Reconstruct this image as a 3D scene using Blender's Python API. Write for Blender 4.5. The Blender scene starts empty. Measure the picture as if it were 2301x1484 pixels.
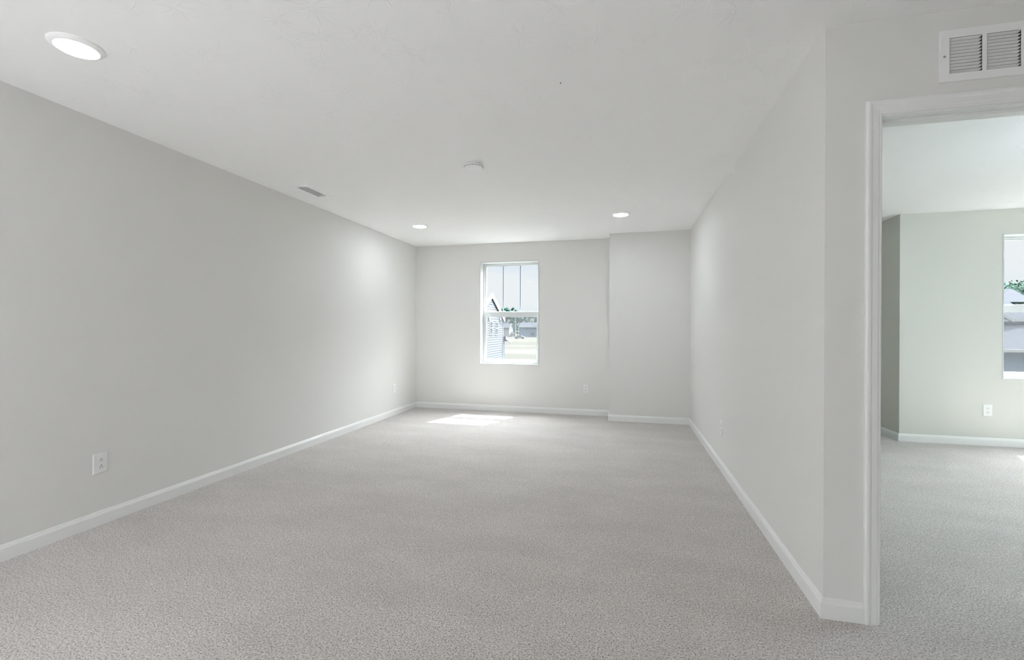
import bpy, bmesh, math, random
from mathutils import Vector, Matrix
random.seed(7)
S = bpy.context.scene
COL = S.collection

# ------------------------------------------------------------------ camera
IMG_W, IMG_H = 2301, 1484
F_PX, YAW, PITCH, ROLL, EYE = 1024.5, 0.24126, -0.00154, -0.0033, 1.1878
cam_d = bpy.data.cameras.new('camera')
cam = bpy.data.objects.new('camera', cam_d)
COL.objects.link(cam)
cam_d.sensor_fit = 'HORIZONTAL'
cam_d.sensor_width = 36.0
cam_d.lens = F_PX * 36.0 / IMG_W
cam_d.clip_start = 0.05
cam_d.clip_end = 2000
cam.location = (0, 0, EYE)
cam.matrix_world = (Matrix.Translation((0, 0, EYE)) @ Matrix.Rotation(YAW, 4, 'Z') @
                    Matrix.Rotation(math.pi / 2 + PITCH, 4, 'X') @ Matrix.Rotation(-ROLL, 4, 'Z'))
S.camera = cam


def at(px, py, Y):
    """world point on the vertical plane y = Y seen at pixel (px, py) of the photograph"""
    a, b = px - IMG_W / 2, py - IMG_H / 2
    X, Z = a / F_PX, -b / F_PX
    c, s = math.cos(YAW), math.sin(YAW)
    dx, dy = c * X - s, s * X + c
    t = Y / dy
    return Vector((dx * t, Y, EYE + Z * t))


def atx(px, py, Xw):
    a, b = px - IMG_W / 2, py - IMG_H / 2
    X, Z = a / F_PX, -b / F_PX
    c, s = math.cos(YAW), math.sin(YAW)
    dx, dy = c * X - s, s * X + c
    t = Xw / dx
    return Vector((Xw, dy * t, EYE + Z * t))


# ------------------------------------------------------------------ world, sun, exposure
SKY_HORIZON, SKY_GLOW, SUN_E = 0.98, 50.0, 52.0
LAMP_L, LAMP_NEAR, FILL_BACK, FILL_OTHER = 106.0, 6.0, 6.0, 30.0  # the last two values drive added, unseen ceiling lights
FILL_GLOBE_L, FILL_GLOBE_OTHER = 108.0, 47.0  # both globes are added fill lights
EXPOSURE = 0.07
sun_dir = Vector((0.215, 0.565, 1.0)).normalized()
w = bpy.data.worlds.new('sky')
S.world = w
w.use_nodes = True
nt = w.node_tree
nt.nodes.clear()
N = nt.nodes.new
L = nt.links.new
out = N('ShaderNodeOutputWorld')
bg = N('ShaderNodeBackground')
tc = N('ShaderNodeTexCoord')
dot = N('ShaderNodeVectorMath'); dot.operation = 'DOT_PRODUCT'
dot.inputs[1].default_value = sun_dir
L(tc.outputs['Generated'], dot.inputs[0])
mx = N('ShaderNodeMath'); mx.operation = 'MAXIMUM'; mx.inputs[1].default_value = 0
L(dot.outputs['Value'], mx.inputs[0])
pw = N('ShaderNodeMath'); pw.operation = 'POWER'; pw.inputs[1].default_value = 1.3
L(mx.outputs[0], pw.inputs[0])
sep = N('ShaderNodeSeparateXYZ')
L(tc.outputs['Generated'], sep.inputs[0])
up = N('ShaderNodeMapRange')
up.interpolation_type = 'SMOOTHSTEP'
up.inputs['From Min'].default_value = 0.17
up.inputs['From Max'].default_value = 0.6
L(sep.outputs['Z'], up.inputs['Value'])
gl = N('ShaderNodeMath'); gl.operation = 'MULTIPLY'
L(pw.outputs[0], gl.inputs[0]); L(up.outputs[0], gl.inputs[1])
gs = N('ShaderNodeMath'); gs.operation = 'MULTIPLY_ADD'
gs.inputs[1].default_value = SKY_GLOW; gs.inputs[2].default_value = SKY_HORIZON
L(gl.outputs[0], gs.inputs[0])
mp = N('ShaderNodeMapping'); mp.inputs['Scale'].default_value = (1.5, 1.5, 14)
L(tc.outputs['Generated'], mp.inputs[0])
nz = N('ShaderNodeTexNoise'); nz.inputs['Scale'].default_value = 2.2; nz.inputs['Detail'].default_value = 4
L(mp.outputs[0], nz.inputs['Vector'])
cr = N('ShaderNodeValToRGB')
cr.color_ramp.elements[0].position = 0.33; cr.color_ramp.elements[0].color = (0.79, 0.85, 0.93, 1)
cr.color_ramp.elements[1].position = 0.50; cr.color_ramp.elements[1].color = (0.895, 0.905, 0.93, 1)
L(nz.outputs['Fac'], cr.inputs[0])
L(cr.outputs[0], bg.inputs['Color']); L(gs.outputs[0], bg.inputs['Strength'])
L(bg.outputs[0], out.inputs['Surface'])

sun_l = bpy.data.lights.new('sun', 'SUN')
sun_l.energy = SUN_E
sun_l.angle = math.radians(0.55)
sun_l.color = (0.97, 0.98, 0.98)
sun_o = bpy.data.objects.new('sun', sun_l)
COL.objects.link(sun_o)
sun_o.location = sun_dir * 60
sun_o.rotation_euler = sun_dir.to_track_quat('Z', 'Y').to_euler()

S.view_settings.view_transform = 'Standard'
S.view_settings.look = 'None'
S.view_settings.gamma = 1
S.view_settings.use_curve_mapping = False
S.view_settings.exposure = EXPOSURE
S.cycles.use_denoising = True
try:
    S.cycles.denoiser = 'OPENIMAGEDENOISE'
    S.cycles.denoising_input_passes = 'RGB_ALBEDO_NORMAL'
    S.cycles.denoising_prefilter = 'ACCURATE'
except Exception:
    pass
S.cycles.max_bounces = 16
S.cycles.diffuse_bounces = 9
S.cycles.glossy_bounces = 4
S.cycles.transparent_max_bounces = 16
S.cycles.caustics_reflective = False
S.cycles.caustics_refractive = False
S.cycles.sample_clamp_indirect = 0
S.cycles.use_fast_gi = False


# ------------------------------------------------------------------ materials
def mat(name, col, rough=0.6, spec=0.5, metal=0.0):
    m = bpy.data.materials.new(name)
    m.use_nodes = True
    b = m.node_tree.nodes['Principled BSDF']
    b.inputs['Base Color'].default_value = (*col, 1)
    b.inputs['Roughness'].default_value = rough
    b.inputs['Specular IOR Level'].default_value = spec
    b.inputs['Metallic'].default_value = metal
    return m


def nodes(m):
    n = m.node_tree
    return n, n.nodes.new, n.links.new, n.nodes['Principled BSDF']


def bump_noise(m, scale, strength, dist, detail=3):
    n, A, K, b = nodes(m)
    t = A('ShaderNodeTexCoord'); z = A('ShaderNodeTexNoise'); z.inputs['Scale'].default_value = scale
    z.inputs['Detail'].default_value = detail
    K(t.outputs['Object'], z.inputs['Vector'])
    u = A('ShaderNodeBump'); u.inputs['Strength'].default_value = strength; u.inputs['Distance'].default_value = dist
    K(z.outputs['Fac'], u.inputs['Height']); K(u.outputs[0], b.inputs['Normal'])


WALL = mat('greige_wall_paint', (0.735, 0.730, 0.712), 0.75, 0.25)
bump_noise(WALL, 180, 0.12, 0.0015)
WALL_B = mat('pale_green_grey_wall_paint', (0.648, 0.652, 0.612), 0.75, 0.25)
bump_noise(WALL_B, 180, 0.12, 0.0015)
TRIM = mat('white_semigloss_trim', (0.80, 0.808, 0.80), 0.35, 0.5)
bump_noise(TRIM, 60, 0.04, 0.001)
VINYL = mat('white_window_vinyl', (0.60, 0.62, 0.62), 0.5, 0.2)
bump_noise(VINYL, 40, 0.03, 0.001)
MUNT = mat('blue_grey_window_grid', (0.22, 0.26, 0.32), 0.5, 0.2)
PLASTIC = mat('white_plastic', (0.80, 0.81, 0.80), 0.35)
WHITE = mat('bright_white_plastic', (0.93, 0.935, 0.93), 0.4)
bump_noise(WHITE, 90, 0.02, 0.0005)
bump_noise(PLASTIC, 90, 0.02, 0.0005)
DARK = mat('dark_slot', (0.01, 0.01, 0.01), 0.8)
STEEL = mat('painted_screw_steel', (0.42, 0.43, 0.42), 0.4, 0.5, 0.6)
ENAMEL = mat('white_enamelled_metal', (0.84, 0.845, 0.84), 0.4)
bump_noise(ENAMEL, 70, 0.03, 0.0005)
DUCT = mat('grey_duct_metal', (0.30, 0.31, 0.31), 0.6, 0.5, 0.2)

# brushed (stomped) ceiling texture
CEIL = mat('textured_ceiling_paint', (0.92, 0.92, 0.915), 0.8, 0.2)
n, A, K, b = nodes(CEIL)
t = A('ShaderNodeTexCoord')
wn = A('ShaderNodeTexNoise'); wn.inputs['Scale'].default_value = 3; wn.inputs['Detail'].default_value = 2
K(t.outputs['Object'], wn.inputs['Vector'])
wob = A('ShaderNodeVectorMath'); wob.operation = 'SCALE'; wob.inputs['Scale'].default_value = 0.06
K(wn.outputs['Color'], wob.inputs[0])
pos = A('ShaderNodeVectorMath'); pos.operation = 'ADD'
K(t.outputs['Object'], pos.inputs[0]); K(wob.outputs[0], pos.inputs[1])


def stomp(scale, spokes, offs):
    o = A('ShaderNodeVectorMath'); o.operation = 'ADD'; o.inputs[1].default_value = (offs, offs * 1.7, 0)
    K(pos.outputs[0], o.inputs[0])
    fl = A('ShaderNodeVectorMath'); fl.operation = 'MULTIPLY'; fl.inputs[1].default_value = (1, 1, 0)
    K(o.outputs[0], fl.inputs[0])
    v = A('ShaderNodeTexVoronoi'); v.inputs['Scale'].default_value = scale; v.feature = 'F1'
    K(fl.outputs[0], v.inputs['Vector'])
    d = A('ShaderNodeVectorMath'); d.operation = 'SUBTRACT'
    K(fl.outputs[0], d.inputs[0]); K(v.outputs['Position'], d.inputs[1])
    sp = A('ShaderNodeSeparateXYZ'); K(d.outputs[0], sp.inputs[0])
    an = A('ShaderNodeMath'); an.operation = 'ARCTAN2'; K(sp.outputs['Y'], an.inputs[0]); K(sp.outputs['X'], an.inputs[1])
    sc = A('ShaderNodeSeparateColor'); K(v.outputs['Color'], sc.inputs[0])
    ph = A('ShaderNodeMath'); ph.operation = 'MULTIPLY_ADD'; ph.inputs[1].default_value = 40
    K(sc.outputs[0], ph.inputs[0]); K(an.outputs[0], ph.inputs[2])
    rr = A('ShaderNodeMath'); rr.operation = 'MULTIPLY'; rr.inputs[1].default_value = scale * 1.1
    K(v.outputs['Distance'], rr.inputs[0])
    cb = A('ShaderNodeCombineXYZ')
    m1 = A('ShaderNodeMath'); m1.operation = 'MULTIPLY'; m1.inputs[1].default_value = spokes
    K(ph.outputs[0], m1.inputs[0]); K(m1.outputs[0], cb.inputs['X'])
    K(v.outputs['Distance'], cb.inputs['Y'])
    ns = A('ShaderNodeTexNoise'); ns.inputs['Scale'].default_value = 1.6; ns.inputs['Detail'].default_value = 1
    K(cb.outputs[0], ns.inputs['Vector'])
    rp = A('ShaderNodeMapRange'); rp.inputs['From Min'].default_value = 0.56; rp.inputs['From Max'].default_value = 0.68
    K(ns.outputs['Fac'], rp.inputs['Value'])
    ms = A('ShaderNodeMapRange'); ms.inputs['From Min'].default_value = 0.62; ms.inputs['From Max'].default_value = 0.25
    K(v.outputs['Distance'], ms.inputs['Value'])
    # only some cells carry a strong stomp
    ce = A('ShaderNodeMapRange'); ce.inputs['From Min'].default_value = 0.12; ce.inputs['From Max'].default_value = 0.6
    K(sc.outputs[1], ce.inputs['Value'])
    q = A('ShaderNodeMath'); q.operation = 'MULTIPLY'; K(rp.outputs[0], q.inputs[0]); K(ms.outputs[0], q.inputs[1])
    q2 = A('ShaderNodeMath'); q2.operation = 'MULTIPLY'; K(q.outputs[0], q2.inputs[0]); K(ce.outputs[0], q2.inputs[1])
    return q2


s1, s2 = stomp(5.0, 5.0, 0.0), stomp(6.5, 4.0, 3.3)
ad = A('ShaderNodeMath'); ad.operation = 'ADD'; K(s1.outputs[0], ad.inputs[0]); K(s2.outputs[0], ad.inputs[1])
bu = A('ShaderNodeBump'); bu.inputs['Strength'].default_value = 0.6; bu.inputs['Distance'].default_value = 0.0020
K(ad.outputs[0], bu.inputs['Height']); K(bu.outputs[0], b.inputs['Normal'])

# carpet: heathered cut pile, crevice shade between tufts painted in as dark flecks
CARPET = mat('heathered_carpet_painted_shade', (0.5, 0.47, 0.44), 0.95, 0.05)
n, A, K, b = nodes(CARPET)
b.inputs['Sheen Weight'].default_value = 0.3
b.inputs['Sheen Roughness'].default_value = 0.6
t = A('ShaderNodeTexCoord')
vo = A('ShaderNodeTexVoronoi'); vo.inputs['Scale'].default_value = 230; vo.inputs['Randomness'].default_value = 1
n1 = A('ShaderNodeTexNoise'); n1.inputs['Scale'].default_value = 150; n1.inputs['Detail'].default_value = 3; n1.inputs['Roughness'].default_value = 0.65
n2 = A('ShaderNodeTexNoise'); n2.inputs['Scale'].default_value = 2.2; n2.inputs['Detail'].default_value = 4; n2.inputs['Roughness'].default_value = 0.6
mpn = A('ShaderNodeMapping'); mpn.inputs['Scale'].default_value = (0.7, 1.6, 1); mpn.inputs['Rotation'].default_value = (0, 0, 0.35)
K(t.outputs['Object'], mpn.inputs[0]); K(mpn.outputs[0], n2.inputs['Vector'])
for q in (vo, n1):
    K(t.outputs['Object'], q.inputs['Vector'])
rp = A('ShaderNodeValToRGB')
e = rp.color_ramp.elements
e[0].position = 0.34; e[0].color = (0.12, 0.106, 0.098, 1)  # darkest stop paints the shade down between the tufts
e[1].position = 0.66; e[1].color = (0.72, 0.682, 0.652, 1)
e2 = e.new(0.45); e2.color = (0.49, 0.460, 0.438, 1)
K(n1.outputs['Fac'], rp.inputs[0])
tuft = A('ShaderNodeMapRange'); tuft.inputs['To Min'].default_value = 0.8; tuft.inputs['To Max'].default_value = 1.16
sc = A('ShaderNodeSeparateColor'); K(vo.outputs['Color'], sc.inputs[0]); K(sc.outputs[0], tuft.inputs['Value'])
nap = A('ShaderNodeMapRange'); nap.inputs['From Min'].default_value = 0.35; nap.inputs['From Max'].default_value = 0.65
nap.inputs['To Min'].default_value = 0.94; nap.inputs['To Max'].default_value = 1.05
K(n2.outputs['Fac'], nap.inputs['Value'])
mu = A('ShaderNodeMath'); mu.operation = 'MULTIPLY'; K(tuft.outputs[0], mu.inputs[0]); K(nap.outputs[0], mu.inputs[1])
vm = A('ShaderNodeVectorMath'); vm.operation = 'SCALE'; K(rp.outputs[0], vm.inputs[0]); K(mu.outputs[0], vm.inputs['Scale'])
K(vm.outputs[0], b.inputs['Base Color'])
bu = A('ShaderNodeBump'); bu.inputs['Strength'].default_value = 0.6; bu.inputs['Distance'].default_value = 0.006
K(n1.outputs['Fac'], bu.inputs['Height']); K(bu.outputs[0], b.inputs['Normal'])


def emit_mat(name, col, s):
    m = bpy.data.materials.new(name); m.use_nodes = True
    b = m.node_tree.nodes['Principled BSDF']
    b.inputs['Base Color'].default_value = (0.9, 0.9, 0.9, 1)
    b.inputs['Emission Color'].default_value = (*col, 1)
    b.inputs['Emission Strength'].default_value = s
    return m


LAMP_COL = (0.95, 0.985, 1.03)
LED_NEAR = emit_mat('glowing_led_diffuser_dimmed', LAMP_COL, LAMP_NEAR)
LED = emit_mat('glowing_led_diffuser', (0.92, 0.985, 1.05), LAMP_L)
FILL_LED_BACK = emit_mat('added_fill_diffuser_back', LAMP_COL, FILL_BACK)
FILL_LED_OTHER = emit_mat('added_fill_diffuser_other_room', (0.83, 1.0, 1.13), FILL_OTHER)
FILL_GLOBE = emit_mat('added_fill_opal_globe', LAMP_COL, FILL_GLOBE_L)
FILL_GLOBE_B = emit_mat('added_fill_opal_globe_other_room', (0.83, 1.0, 1.13), FILL_GLOBE_OTHER)


def see_through(name, tint, refl, veil=None):
    m = bpy.data.materials.new(name); m.use_nodes = True
    n = m.node_tree; n.nodes.clear()
    o = n.nodes.new('ShaderNodeOutputMaterial')
    tr = n.nodes.new('ShaderNodeBsdfTransparent'); tr.inputs[0].default_value = (*tint, 1)
    if veil:
        df = n.nodes.new('ShaderNodeBsdfTranslucent'); df.inputs[0].default_value = (*veil, 1)
    else:
        df = n.nodes.new('ShaderNodeBsdfGlossy'); df.inputs['Roughness'].default_value = 0.02
    mi = n.nodes.new('ShaderNodeMixShader'); mi.inputs[0].default_value = refl
    n.links.new(tr.outputs[0], mi.inputs[1]); n.links.new(df.outputs[0], mi.inputs[2])
    n.links.new(mi.outputs[0], o.inputs[0])
    return m


GLASS = see_through('window_glass', (0.96, 0.98, 0.98), 0.012)
SCREEN = see_through('insect_screen_mesh', (1, 1, 1), 0.30, (0.030, 0.032, 0.034))


def striped(name, col, col2, scale, axis='Z', rough=0.7, noise=0.0, edge=0.12):
    """thin course lines repeated along one axis (shingle or lap courses)"""
    m = mat(name, col, rough, 0.0)
    n, A, K, b = nodes(m)
    t = A('ShaderNodeTexCoord'); s = A('ShaderNodeSeparateXYZ'); K(t.outputs['Object'], s.inputs[0])
    q = A('ShaderNodeMath'); q.operation = 'MULTIPLY'; q.inputs[1].default_value = scale; K(s.outputs[axis], q.inputs[0])
    f = A('ShaderNodeMath'); f.operation = 'FRACT'; K(q.outputs[0], f.inputs[0])
    l = A('ShaderNodeMath'); l.operation = 'LESS_THAN'; l.inputs[1].default_value = edge; K(f.outputs[0], l.inputs[0])
    z = A('ShaderNodeTexNoise'); z.inputs['Scale'].default_value = 3; K(t.outputs['Object'], z.inputs['Vector'])
    mi = A('ShaderNodeMix'); mi.data_type = 'RGBA'
    mi.inputs['A'].default_value = (*col, 1); mi.inputs['B'].default_value = (*col2, 1)
    K(l.outputs[0], mi.inputs['Factor'])
    h = A('ShaderNodeHueSaturation')
    r = A('ShaderNodeMapRange'); r.inputs['To Min'].default_value = 1 - noise; r.inputs['To Max'].default_value = 1 + noise
    K(z.outputs['Fac'], r.inputs['Value']); K(r.outputs[0], h.inputs['Value'])
    K(mi.outputs['Result'], h.inputs['Color']); K(h.outputs[0], b.inputs['Base Color'])
    return m


def mottled(name, c1, c2, scale, rough=0.9, sx=1, sy=1):
    m = mat(name, c1, rough, 0.0)
    n, A, K, b = nodes(m)
    t = A('ShaderNodeTexCoord'); p = A('ShaderNodeMapping'); p.inputs['Scale'].default_value = (sx, sy, 1)
    K(t.outputs['Object'], p.inputs[0])
    z = A('ShaderNodeTexNoise'); z.inputs['Scale'].default_value = scale; z.inputs['Detail'].default_value = 5
    K(p.outputs[0], z.inputs['Vector'])
    r = A('ShaderNodeValToRGB'); r.color_ramp.elements[0].position = 0.38; r.color_ramp.elements[1].position = 0.62
    r.color_ramp.elements[0].color = (*c1, 1); r.color_ramp.elements[1].color = (*c2, 1)
    K(z.outputs['Fac'], r.inputs[0]); K(r.outputs[0], b.inputs['Base Color'])
    return m


# (sunlight outside is far stronger than the exposure set for the room, so these read bright)
SIDING = mat('pale_blue_grey_siding', (0.120, 0.131, 0.150), 0.7, 0)
SIDING2 = striped('blue_grey_siding_far', (0.105, 0.128, 0.160), (0.085, 0.105, 0.135), 5, 'Z', 0.7, 0.05)
SHING = striped('lavender_grey_shingles', (0.034, 0.0355, 0.040), (0.028, 0.0295, 0.034), 7, 'Z', 0.9, 0.15, 0.3)
EXTRIM = mat('white_exterior_trim', (0.20, 0.203, 0.203), 0.8, 0)
EXWHITE = mat('white_house_siding', (0.19, 0.196, 0.196), 0.8, 0)
PANE = mat('dark_window_pane', (0.05, 0.058, 0.062), 0.6, 0)
FIELD = mottled('dry_pale_grass', (0.0360, 0.0352, 0.0290), (0.0470, 0.0445, 0.0395), 0.06, 0.95, 0.35, 1.4)
FOL = mottled('dark_green_foliage', (0.014, 0.040, 0.031), (0.024, 0.060, 0.047), 0.6)
FOL2 = mottled('mid_green_foliage', (0.030, 0.052, 0.042), (0.046, 0.072, 0.058), 0.6)
BARK = mat('bark', (0.04, 0.033, 0.028), 0.9, 0)


# ------------------------------------------------------------------ mesh helpers
def tag(o, label=None, cat=None, group=None, kind=None):
    if label: o['label'] = label
    if cat: o['category'] = cat
    if group: o['group'] = group
    if kind: o['kind'] = kind
    return o


def obj(name, bm, m, parent=None, smooth=False, loc=None, rot=None):
    bmesh.ops.recalc_face_normals(bm, faces=bm.faces)
    me = bpy.data.meshes.new(name)
    bm.to_mesh(me); bm.free()
    me.materials.append(m)
    if smooth:
        for p in me.polygons: p.use_smooth = True
        try:
            me.set_sharp_from_angle(angle=math.radians(35))
        except Exception:
            pass
    o = bpy.data.objects.new(name, me)
    COL.objects.link(o)
    if parent: o.parent = parent
    if loc is not None: o.location = loc
    if rot is not None: o.rotation_euler = rot
    return o


def empty(name, loc=(0, 0, 0), rot=(0, 0, 0)):
    o = bpy.data.objects.new(name, None)
    o.empty_display_size = 0.1
    COL.objects.link(o)
    o.location = loc; o.rotation_euler = rot
    return o


def box(bm, x0, x1, y0, y1, z0, z1, bev=0.0):
    vs = [bm.verts.new((x, y, z)) for x in (x0, x1) for y in (y0, y1) for z in (z0, z1)]
    fs = [bm.faces.new([vs[i] for i in q]) for q in
          ((0, 1, 3, 2), (4, 6, 7, 5), (0, 4, 5, 1), (2, 3, 7, 6), (0, 2, 6, 4), (1, 5, 7, 3))]
    if bev:
        es = list({e for f in fs for e in f.edges})
        bmesh.ops.bevel(bm, geom=es, offset=bev, segments=2, affect='EDGES', profile=0.5)
    return vs


def bx(*a, bev=0.0):
    bm = bmesh.new(); box(bm, *a, bev=bev); return bm


def lathe(bm, prof, seg=48, z=0.0, cx=0.0, cy=0.0):
    rings = []
    for r, h in prof:
        if r < 1e-6:
            rings.append([bm.verts.new((cx, cy, z + h))])
        else:
            rings.append([bm.verts.new((cx + r * math.cos(2 * math.pi * k / seg), cy + r * math.sin(2 * math.pi * k / seg), z + h)) for k in range(seg)])
    for a, c in zip(rings, rings[1:]):
        for k in range(seg):
            k2 = (k + 1) % seg
            if len(a) == 1 and len(c) == 1: continue
            if len(a) == 1: bm.faces.new((a[0], c[k], c[k2]))
            elif len(c) == 1: bm.faces.new((a[k], c[0], a[k2]))
            else: bm.faces.new((a[k], c[k], c[k2], a[k2]))


def slab(name, axis, face, back, u0, u1, holes, m, z0=0.0, z1=2.44, bu0=None, bu1=None):
    """a wall: 'axis' is the normal's axis, 'face' the room side plane, 'back' the far side; holes are (ua, ub, za, zb)"""
    us = sorted({u0, u1, *[h[0] for h in holes], *[h[1] for h in holes]})
    zs = sorted({z0, z1, *[h[2] for h in holes], *[h[3] for h in holes]})
    bm = bmesh.new(); V = {}

    def vert(i, j, s):
        if (i, j, s) not in V:
            u, z, a = us[i], zs[j], (face, back)[s]
            if s and u == u0 and bu0 is not None: u = bu0
            if s and u == u1 and bu1 is not None: u = bu1
            V[i, j, s] = bm.verts.new((a, u, z) if axis == 'x' else (u, a, z))
        return V[i, j, s]

    def solid(i, j):
        if not (0 <= i < len(us) - 1 and 0 <= j < len(zs) - 1): return False
        cu, cz = (us[i] + us[i + 1]) / 2, (zs[j] + zs[j + 1]) / 2
        return not any(h[0] < cu < h[1] and h[2] < cz < h[3] for h in holes)
    for i in range(len(us) - 1):
        for j in range(len(zs) - 1):
            if not solid(i, j): continue
            for s in (0, 1):
                bm.faces.new([vert(i, j, s), vert(i + 1, j, s), vert(i + 1, j + 1, s), vert(i, j + 1, s)])
            for di, dj, a, c in ((-1, 0, (i, j), (i, j + 1)), (1, 0, (i + 1, j), (i + 1, j + 1)),
                                 (0, -1, (i, j), (i + 1, j)), (0, 1, (i, j + 1), (i + 1, j + 1))):
                if not solid(i + di, j + dj):
                    bm.faces.new([vert(*a, 0), vert(*c, 0), vert(*c, 1), vert(*a, 1)])
    return tag(obj(name, bm, m), kind='structure')


def sweep(pts, prof, left=True):
    """mitred sweeps of a (depth, height) profile along a floor polyline; one bmesh per segment"""
    res = []
    P = [Vector(p) for p in pts]
    dirs = [(b - a).normalized() for a, b in zip(P, P[1:])]
    sg = 1 if left else -1
    nrm = [Vector((-d.y, d.x)) * sg for d in dirs]

    def off(i, d):
        if i == 0: return P[0] + nrm[0] * d
        if i == len(P) - 1: return P[-1] + nrm[-1] * d
        a, c = nrm[i - 1], nrm[i]
        return P[i] + (a + c) * (d / (1 + a.dot(c)))
    for i in range(len(P) - 1):
        bm = bmesh.new()
        A_ = [bm.verts.new((*off(i, d), z)) for d, z in prof]
        B_ = [bm.verts.new((*off(i + 1, d), z)) for d, z in prof]
        k = len(prof)
        for j in range(k):
            bm.faces.new((A_[j], A_[(j + 1) % k], B_[(j + 1) % k], B_[j]))
        bm.faces.new(A_); bm.faces.new(B_)
        res.append(bm)
    return res


# ------------------------------------------------------------------ room dimensions
H = 2.44
XL, XR, YF, YA, XA, YD = -3.072, 0.804, 6.387, 6.072, -0.188, 2.141
XR2, YD2 = XR + 0.12, YD + 0.12
YO, XQ = 5.755, 2.875
YB, XH, XE = -3.6, 3.3, 6.3
W1 = (-2.060, -1.176, 0.676, 2.172)
W2 = (3.775, 4.659, 0.690, 2.187)

# floor and ceiling
bm = bmesh.new()
box(bm, XL - .2, XR2, YB - .2, YF + .2, -.25, 0)
box(bm, XR2, XE + .2, YB - .2, YO + .19, -.25, 0)
box(bm, XR2, XQ + .12, YO + .19, YF + .2, -.25, 0)
bmesh.ops.remove_doubles(bm, verts=bm.verts, dist=1e-4)
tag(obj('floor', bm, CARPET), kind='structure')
bm = bmesh.new()
box(bm, XL - .2, XR2, YB - .2, YF + .2, H, H + .2)
box(bm, XR2, XE + .2, YB - .2, YO + .19, H, H + .2)
box(bm, XR2, XQ + .12, YO + .19, YF + .2, H, H + .2)
bmesh.ops.remove_doubles(bm, verts=bm.verts, dist=1e-4)
tag(obj('ceiling', bm, CEIL), kind='structure')

# walls
slab('wall_left', 'x', XL, XL - .2, YB, YF, [], WALL, bu0=YB - .2, bu1=YF + .2)
slab('wall_far', 'y', YF, YF + .2, XL, XR2, [W1], WALL, bu0=XL - .2)
bm = bx(XA, XR, YA, YF, 0, H)
tag(obj('wall_alcove', bm, WALL), kind='structure')
# the right wall has greige paint on this side and the other room's paint on its back
slab('wall_right', 'x', XR, XR + .06, YD, YF, [], WALL, bu0=YD + .06)
slab('wall_right_back', 'x', XR2, XR + .06, YD2, YF, [], WALL_B, bu0=YD + .06)
DX0, DX1, DZ = 0.990, 1.826, 2.066          # rough door opening
GR = (1.222, 1.580, 2.183, 2.335)           # duct opening behind the return grille
slab('wall_door', 'y', YD, YD + .06, XR, XH, [(DX0, DX1, 0.0, DZ), GR], WALL, bu0=XR + .06)
slab('wall_door_back', 'y', YD2, YD + .06, XR2, XE, [(DX0, DX1, 0.0, DZ)], WALL_B, bu0=XR + .06)
slab('wall_hall', 'x', XH, XH + .12, YB, YD, [], WALL)
slab('wall_back', 'y', YB, YB - .2, XL, XH, [(-2.2, -1.3, .676, 2.172), (0.6, 1.5, .676, 2.172)], WALL, bu0=XL - .2, bu1=XH + .12)
slab('wall_other_far', 'y', YO, YO + .19, XQ, XE, [W2], WALL_B, bu1=XE + .19)
slab('wall_other_return', 'x', XQ, XQ + .12, YO + .19, YF, [], WALL_B)
slab('wall_other_recess', 'y', YF, YF + .2, XR2, XQ + .12, [], WALL_B)
slab('wall_other_right', 'x', XE, XE + .19, YD2, YO, [(2.9, 3.8, .69, 2.187), (4.3, 5.2, .69, 2.187)], WALL_B, bu1=YO + .19)

# baseboards
BP = [(0, 0), (.014, 0), (.014, .060), (.0125, .066), (.009, .072), (.0075, .078), (.004, .083), (0, .083)]
path = [(DX0 - .043, YD), (XR, YD), (XR, YA), (XA, YA), (XA, YF), (XL, YF), (XL, YB)]
for bmm, nm in zip(sweep(path, BP, left=True), ['baseboard_door_wall', 'baseboard_right', 'baseboard_alcove', 'baseboard_jog', 'baseboard_far', 'baseboard_left']):
    tag(obj(nm, bmm, TRIM), kind='structure')
path = [(DX0 - .043, YD2), (XR2, YD2), (XR2, YF), (XQ, YF), (XQ, YO), (XE, YO), (XE, YD2), (DX1 + .043, YD2)]
for bmm, nm in zip(sweep(path, BP, left=False), ['baseboard_other_door', 'baseboard_other_left', 'baseboard_other_recess', 'baseboard_other_return', 'baseboard_other_far', 'baseboard_other_right', 'baseboard_other_near']):
    tag(obj(nm, bmm, TRIM), kind='structure')
path = [(XL, YB), (XH, YB), (XH, YD), (DX1 + .043, YD)]
for bmm, nm in zip(sweep(path, BP, left=True), ['baseboard_back', 'baseboard_hall', 'baseboard_door_right']):
    tag(obj(nm, bmm, TRIM), kind='structure')

# ------------------------------------------------------------------ doorway (opening 1.004 .. 1.812, head 2.052)
JX0, JX1, JZ = 1.004, 1.812, 2.052
door = empty('door_1', (JX0, YD, 0)); tag(door, kind='structure')


def frame_sweep(x0, x1, zt, prof, y0, sgn):
    """three-sided mitred sweep round a door opening; prof is (distance outwards, depth)"""
    bm = bmesh.new()
    rows = []
    for corner in range(4):
        r = []
        for d, q in prof:
            x, z = ((x0 - d, 0), (x0 - d, zt + d), (x1 + d, zt + d), (x1 + d, 0))[corner]
            r.append(bm.verts.new((x - JX0, y0 - YD + sgn * q, z)))
        rows.append(r)
    k = len(prof)
    for a, c in zip(rows, rows[1:]):
        for j in range(k):
            bm.faces.new((a[j], a[(j + 1) % k], c[(j + 1) % k], c[j]))
    bm.faces.new(rows[0]); bm.faces.new(rows[-1])
    return bm


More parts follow.
